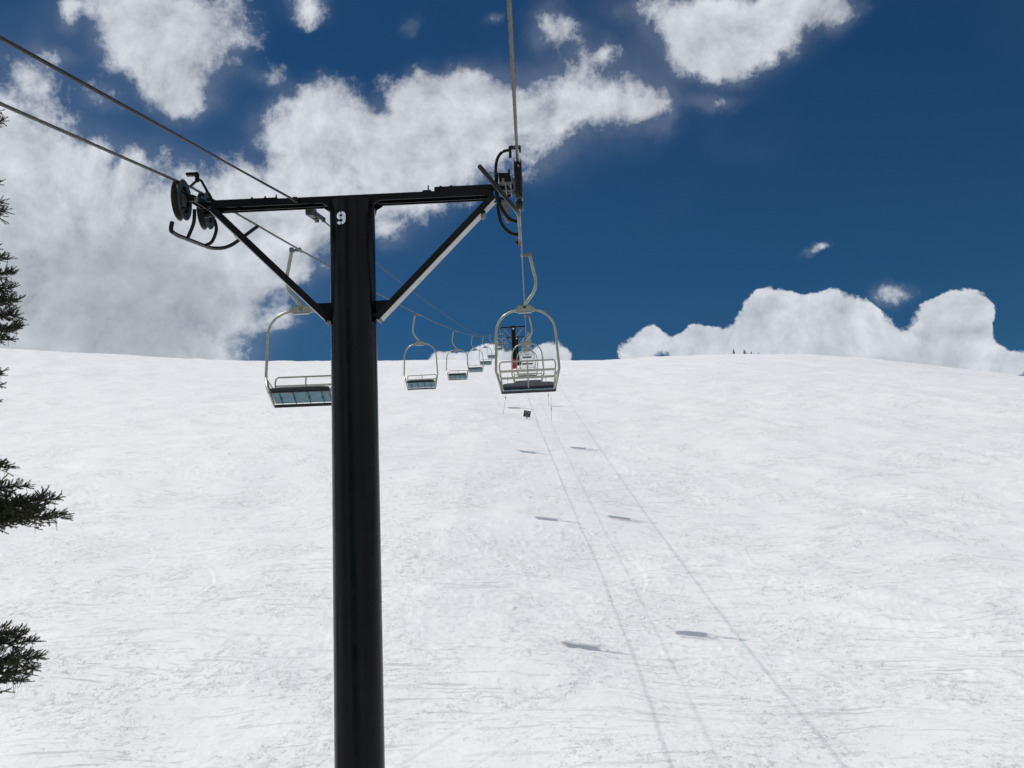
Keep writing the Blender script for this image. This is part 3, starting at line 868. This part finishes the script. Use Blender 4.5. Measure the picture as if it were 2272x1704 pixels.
def chair_number(parent, ypos, sgn):
    """two painted strokes: 1 and 2"""
    m = MB(); y = ypos
    def q(x0, z0, x1, z1):
        m.box((sgn * (x0 + x1) / 2, y, (z0 + z1) / 2), (abs(x1 - x0), .003, abs(z1 - z0)))
    q(-.030, -1.062, -.022, -1.008)
    q(-.006, -1.016, .024, -1.008); q(.016, -1.036, .024, -1.008); q(-.006, -1.040, .024, -1.032); q(-.006, -1.062, .002, -1.034); q(-.006, -1.062, .024, -1.054)
    m.build('number', 'num', parent, smooth=False)

base_chair = make_chair()
ordw = ['nearest', 'second nearest', 'third', 'fourth', 'fifth', 'sixth', 'seventh', 'eighth', 'ninth', 'tenth', 'eleventh']
LY = [16.6, 35.2, 53.8, 72.4, 91.0, 109.6, 132.5, 149.6, 165.5, 190.0]
RY = [18.65, 37.2, 55.8, 74.4, 93.0, 111.6, 130.2, 160.0, 178.0, 202.0]
Llab = [
    'empty chair partly hidden behind the near black pole, underside of its blue seat showing',
    'empty chair hanging clear just right of the near black pole',
    'second empty chair to the right of the near black pole',
    'third chair right of the near pole, its left tube inside the chair before',
    'fourth chair right of the near pole, just left of the big right chair',
    'small chair whose seat shows behind the left tube of the big right chair',
    'tiny chair against blue sky, lower of two left of the distant tower pole',
    'tiny chair against blue sky, upper of two left of the distant tower pole',
    'tiny dark seated chair close to the distant tower pole, at the cloud edge',
    'tiniest chair, against the snow just left of the distant red padded tower foot']
Rlab = [
    'biggest chair, seen from behind with its slatted backrest, on the right rope',
    'second chair of the right rope, framed inside the biggest chair',
    'third chair of the right rope, nested inside the second one',
    'fourth chair of the right rope, small, nested behind the third one',
    'fifth chair up the right rope in the nested row',
    'sixth chair up the right rope in the nested row',
    'seventh chair up the right rope, last before the distant tower',
    'eighth chair up the right rope, first beyond the distant tower',
    'ninth chair up the right rope, second beyond the distant tower',
    'farthest chair of the right rope, at the crest of the slope']
grp = 'chairs hanging from the haul rope'
used = False
for i, y in enumerate(RY):
    o = base_chair if i == 0 else copy_tree(base_chair)
    o.location = (0, y, rope_z(0, y)); o.rotation_euler = (R_(2.5), R_(random.uniform(-.5, .5)), R_(random.uniform(-1.5, 1.5)) if i else 0)
    tag(o, Rlab[i], 'chair', grp)
for i, y in enumerate(LY):
    o = copy_tree(base_chair)
    o.location = (GX, y, rope_z(GX, y)); o.rotation_euler = (0, R_(random.uniform(-.5, .5)), math.pi + (R_(random.uniform(-1.5, 1.5)) if i else R_(4)))
    tag(o, Llab[i], 'chair', grp)
    if i == 0: chair_number(o, .030, -1)
pl = MB(); pl.box((0, -.030, -1.01), (.05, .006, .045)); pl.build('number_plate', 'num', base_chair)

# ------------------------------------------------------------------ things on the snow
def ray_ground(x, y, y0=20, y1=290):
    """where the slope is met in the direction measured for this thing"""
    d = cf + cr * ((x - 1136) / F_PX) - cu * ((y - 852) / F_PX)
    Y = np.arange(y0, y1, .1); X = .012 + Y * d.x / d.y; Z = Y * d.z / d.y
    g = fold_h(X, Y) + relief_h(X, Y)
    k = np.argmax(Z < g)
    return X[k], Y[k], g[k]

x, y, z = ray_ground(1169, 929)
root = empty('trail_sign', (x, y, z)); tag(root, 'small dark square sign board tilted on the snow under the lift', 'sign')
rt = Matrix.Rotation(R_(9.5 + 2.4), 3, 'Y')
m = MB(); m.box(Vector((.04, 0, .42)), (.60, .03, .54), rt, bevel=.004); m.build('board', 'sign', root)
for dx, dz, w, hh in ((.02, .15, .38, .07), (-.16, .03, .12, .05), (.16, .03, .14, .05), (.0, -.12, .14, .05)):
    m = MB(); m.box(Vector((.04, 0, .42)) + rt @ Vector((dx, -.018, dz)), (w, .006, hh), rt); m.build('lettering', 'signtext', root)
m = MB(); m.box((.0, .03, .05), (.06, .05, .5), rt); m.box((0, 0, .08), (.1, .06, .1), Matrix.Rotation(R_(45), 3, 'Y')); m.build('post', 'wood', root)

poles = [(1224, 935, 2.05, 0, 'thin pole with red tape, right of the small sign board, lowest on the slope'), (1217, 900, 1.9, 0, 'thin pole just above and left of the lowest right hand pole'),
         (1212, 868, 1.9, 1, 'red taped pole seen at the right end of the biggest chair seat'), (1207, 823, 2.6, 1, 'tall red taped pole on the skyline, seen through the biggest chair backrest'),
         (1115.6, 919, 1.95, -2, 'leaning red taped pole on the snow left of the small sign board'), (1127, 872, 1.9, 1, 'red taped pole seen through the left half of the biggest chair')]
for (px, py, hh, fl, lab) in poles:
    x, y, z = ray_ground(px, py)
    root = empty('marker_pole', (x, y, z)); tag(root, lab, 'pole', 'bamboo marker poles beside the lift line')
    lean = .21 if fl == -2 else .02
    m = MB(); m.tube([(0, 0, -.2), (lean * hh * .5, 0, hh * .5), (lean * hh, 0, hh)], [.014, .013, .011], 8); m.build('stick', 'bamboo', root)
    m = MB(); zc = hh * (.5 if fl == 0 else .72)
    if fl == 0: m.tube([(lean * zc, 0, zc - .13), (lean * zc, 0, zc + .13)], .028, 10)
    else:
        for k in range(3 if fl == 1 else 1): m.tube([(lean * zc, 0, zc - .1 - k * .45), (lean * zc, 0, zc + .12 - k * .45)], .035, 10)
    m.build('red_tape', 'red', root)

# ------------------------------------------------------------------ trees
def twig_mesh(mb, mbw, p0, d, L, rnd, nd=26, nl=.019, wood=.004):
    """one needle-covered shoot"""
    d = d.normalized(); bend = Vector((rnd.uniform(-1, 1), rnd.uniform(-1, 1), rnd.uniform(-.3, 1))) * .18
    pts = [p0 + d * (L * t) + bend * (L * t * t) for t in (0, .35, .7, 1)]
    mbw.tube(pts, [wood, wood * .85, wood * .7, wood * .4], 4, cap=False)
    n = int(nd * L / .10)
    for i in range(n):
        t = (i + rnd.random()) / n; q = p0 + d * (L * t) + bend * (L * t * t)
        a = rnd.uniform(0, 2 * math.pi)
        u = d.orthogonal().normalized(); w = d.cross(u)
        nd_ = (u * math.cos(a) + w * math.sin(a)) * .82 + d * .62 + Vector((0, 0, .12))
        nd_.normalize(); ll = nl * rnd.uniform(.75, 1.15) * (1 if t < .9 else .8)
        s_ = d.cross(nd_).normalized() * (.0016 + .0008 * rnd.random())
        k = len(mb.v)
        mb.v += [tuple(q - s_), tuple(q + s_), tuple(q + nd_ * ll * .55 + s_ * .9), tuple(q + nd_ * ll), tuple(q + nd_ * ll * .55 - s_ * .9)]
        mb.f += [(k, k + 1, k + 2, k + 3, k + 4)]

def branch(mb, mbw, base, tip, rnd, droop=.10, dens=1.0, nd=26, nl=.019, width=.5):
    base = Vector(base); tip = Vector(tip); ax = tip - base; L = ax.length; d = ax.normalized()
    side = d.cross(Vector((0, 0, 1))).normalized(); upv = side.cross(d).normalized()
    def P(t): return base + ax * t - Vector((0, 0, 1)) * droop * math.sin(math.pi * min(t, 1)) * L * .5
    mbw.tube([P(t / 10) for t in range(11)], [.022 * (1 - .88 * t / 10) * (L / 2) ** .5 for t in range(11)], 6)
    n = int(L / .055 * dens)
    for i in range(n):
        t = .18 + .82 * (i + rnd.random() * .8) / n
        q = P(t); sl = (width * (1 - t) ** .75 + .10) * rnd.uniform(.55, 1.1)
        sg = 1 if i % 2 else -1
        dd = (d * rnd.uniform(.5, .95) + side * sg * rnd.uniform(.3, 1.0) + upv * rnd.uniform(-.55, .65)).normalized()
        if sl > .14:
            mbw.tube([q, q + dd * sl * .5 - Vector((0, 0, .02 * sl)), q + dd * sl], [.006, .0045, .002], 4, cap=False)
            m_ = int(sl / .045)
            for k in range(m_):
                tt = .15 + .85 * (k + rnd.random() * .7) / m_
                qq = q + dd * sl * tt
                s2 = dd.cross(upv).normalized() * (1 if k % 2 else -1)
                d2 = (dd * rnd.uniform(.6, 1.0) + s2 * rnd.uniform(.3, .8) + Vector((0, 0, 1)) * rnd.uniform(-.35, .8)).normalized()
                twig_mesh(mb, mbw, qq, d2, rnd.uniform(.07, .14) * (1.1 - .3 * tt), rnd, nd, nl)
            twig_mesh(mb, mbw, q + dd * sl * .93, dd, rnd.uniform(.07, .11), rnd, nd, nl)
        else:
            twig_mesh(mb, mbw, q, dd, rnd.uniform(.07, .13), rnd, nd, nl)
        if rnd.random() < .45:
            twig_mesh(mb, mbw, q, (d * .5 + upv * rnd.uniform(.5, 1.0) + side * sg * .3), rnd.uniform(.05, .11), rnd, nd, nl)
        if rnd.random() < .16:   # bare hanging twigs
            mbw.tube([q, q + Vector((rnd.uniform(-.03, .03), rnd.uniform(-.03, .03), -rnd.uniform(.08, .2)))], [.003, .0015], 4, cap=False)
    twig_mesh(mb, mbw, P(.97), d + Vector((0, 0, .25)), .12, rnd, nd, nl)

def near_spruce():
    rnd = random.Random(21)
    TX, TY = -7.45, 12.2
    gz = ground_z(TX, TY)
    root = empty('spruce_tree', (TX, TY, gz)); tag(root, 'dark green spruce at the left edge, only its branch tips in view', 'tree')
    top = 8.0
    tk = MB(); tk.tube([(TX, TY, gz - .3), (TX + .03, TY, gz + 5), (TX, TY, 3), (TX, TY, top - .4)], [.21, .16, .09, .015], 14)
    mb = MB(); mw = MB()
    camp = Vector((.012, 0, 0))
    def at(px, py, y):
        d = cf + cr * ((px - 1136) / F_PX) - cu * ((py - 852) / F_PX)
        return camp + d * (y / d.y)
    def seen_x(p):
        d = Vector(p) - camp; return 1136 + F_PX * d.dot(cr) / max(.1, d.dot(cf))
    # measured branch tips: (x, y in source pixels, distance, droop, rise of the root, spread, density)
    shown = [(150, 1140, 11.9, .10, .22, .34, 1.2), (138, 1106, 12.15, .06, .10, .30, 1.1), (70, 1080, 12.4, .0, .04, .24, 1.0), (28, 1035, 12.3, .0, .06, .26, 1.1), (95, 1132, 12.0, .12, .25, .26, 1.1), (45, 1150, 12.1, .10, .25, .26, .9), (110, 1118, 12.5, .10, .16, .26, 1.1),
             (96, 1458, 11.8, .06, .10, .28, 1.3), (84, 1424, 12.1, .0, .05, .24, 1.2), (62, 1402, 12.4, -.05, .0, .24, 1.2), (86, 1484, 12.0, .10, .16, .24, 1.2), (64, 1506, 12.3, .12, .20, .22, 1.0), (22, 1534, 12.1, .06, .12, .08, .6), (40, 1470, 12.6, .05, .05, .26, 1.2),
             (50, 728, 11.9, .04, .16, .20, 1.1), (34, 754, 12.2, .12, .26, .10, .7), (46, 700, 12.4, .0, .10, .18, 1.1), (50, 666, 12.0, .0, .08, .20, 1.1), (36, 640, 12.3, .0, .06, .18, 1.1), (37, 604, 12.0, -.02, .02, .16, 1.0), (26, 575, 12.3, 0, 0, .14, .9),
             (18, 468, 12.0, 0, .05, .14, 1.0), (12, 448, 12.3, 0, .0, .12, 1.0), (3, 408, 12.1, 0, .0, .10, .8), (14, 268, 12.0, 0, .02, .14, 1.0), (6, 248, 12.3, 0, 0, .12, .8),
             (10, 828, 12.0, 0, .04, .14, 1.0), (6, 855, 12.3, .05, .1, .12, .8), (1, 548, 12.2, 0, 0, .1, .8), (0, 892, 12.2, 0, 0, .08, .6)]
    for (px, py, y, dr, rise, wd, dn) in shown:
        tip = at(px - 9, py, y)
        branch(mb, mw, (TX, TY, tip.z + rise - .05), tip, rnd, dr, dn * (3.2 if py < 1000 else 2.4), 72, .021, wd * (1.25 if py < 1000 else 1.0))
    z = gz + 1.5
    while z < top - .3:
        f = (top - z) / (top - gz)
        nb = 7
        a0 = rnd.uniform(0, 6.28)
        for k in range(nb):
            a = a0 + k * 6.283 / nb + rnd.uniform(-.3, .3)
            L = (.35 + 2.3 * f ** .8) * rnd.uniform(.75, 1.1)
            def tip_(q): return Vector((TX + L * q * math.cos(a), TY + L * q * math.sin(a), z - .12 * L * q))
            q = 1.0
            while q > .2 and seen_x(tip_(q)) > -110: q -= .05
            if q <= .2: continue
            branch(mb, mw, (TX, TY, z), tip_(q), rnd, .12, .42, 9, .03, .22 if q < 1 else .40)
        z += .42
    for q in (tk.build('trunk', 'bark', root), mb.build('crown', 'needle', root, smooth=False), mw.build('twigs', 'bark', root)):
        q.matrix_parent_inverse = Matrix.Translation(-Vector(root.location))
near_spruce()

def small_spruce(px, h, w, lab, seed, lean=0):
    rnd = random.Random(seed)
    d = cf + cr * ((px - 1136) / F_PX) - cu * ((785 - 852) / F_PX)
    k = 283 / math.hypot(d.x, d.y); x, y = d.x * k, d.y * k
    z = ground_z(x, y)
    root = empty('spruce_tree', (x, y, z)); tag(root, lab, 'tree', 'small spruces on the skyline')
    t = MB(); t.tube([(0, 0, -.3), (lean * .5, 0, h * .5), (lean, 0, h * .96)], [.06, .04, .01], 8); t.build('trunk', 'bark', root)
    m = MB()
    n = int(420 * h)
    for i in range(n):
        f = rnd.random() ** .7; zz = h * (1 - f) ; r = w * .5 * f * rnd.uniform(.2, 1.1) + .02
        a = rnd.uniform(0, 6.283); c = Vector((r * math.cos(a) + lean * zz / h, r * math.sin(a), zz + .05 - r * .15))
        s_ = rnd.uniform(.04, .10); o1 = Vector((rnd.gauss(0, 1), rnd.gauss(0, 1), rnd.gauss(0, .6))).normalized(); o2 = o1.orthogonal().normalized()
        m.add([c - o1 * s_, c + o2 * s_ * .5, c + o1 * s_, c - o2 * s_ * .5], [(0, 1, 2, 3)])
    m.build('crown', 'needle_far', root, smooth=False)
small_spruce(1628.7, 1.75, .8, 'slim small spruce on the skyline, leftmost and tallest of the few there', 1, -.1)
small_spruce(1653, 1.45, 1.55, 'broad bushy small spruce on the skyline, widest of the few there', 2, -.2)
small_spruce(1666, .95, .75, 'low dark small spruce on the skyline just right of the broad one', 3, .2)
small_spruce(1673, .35, .3, 'tiny seedling spruce on the skyline between two low ones', 4)
small_spruce(1682.5, .6, .35, 'tiny leaning spruce on the skyline, rightmost of the few there', 5, .25)
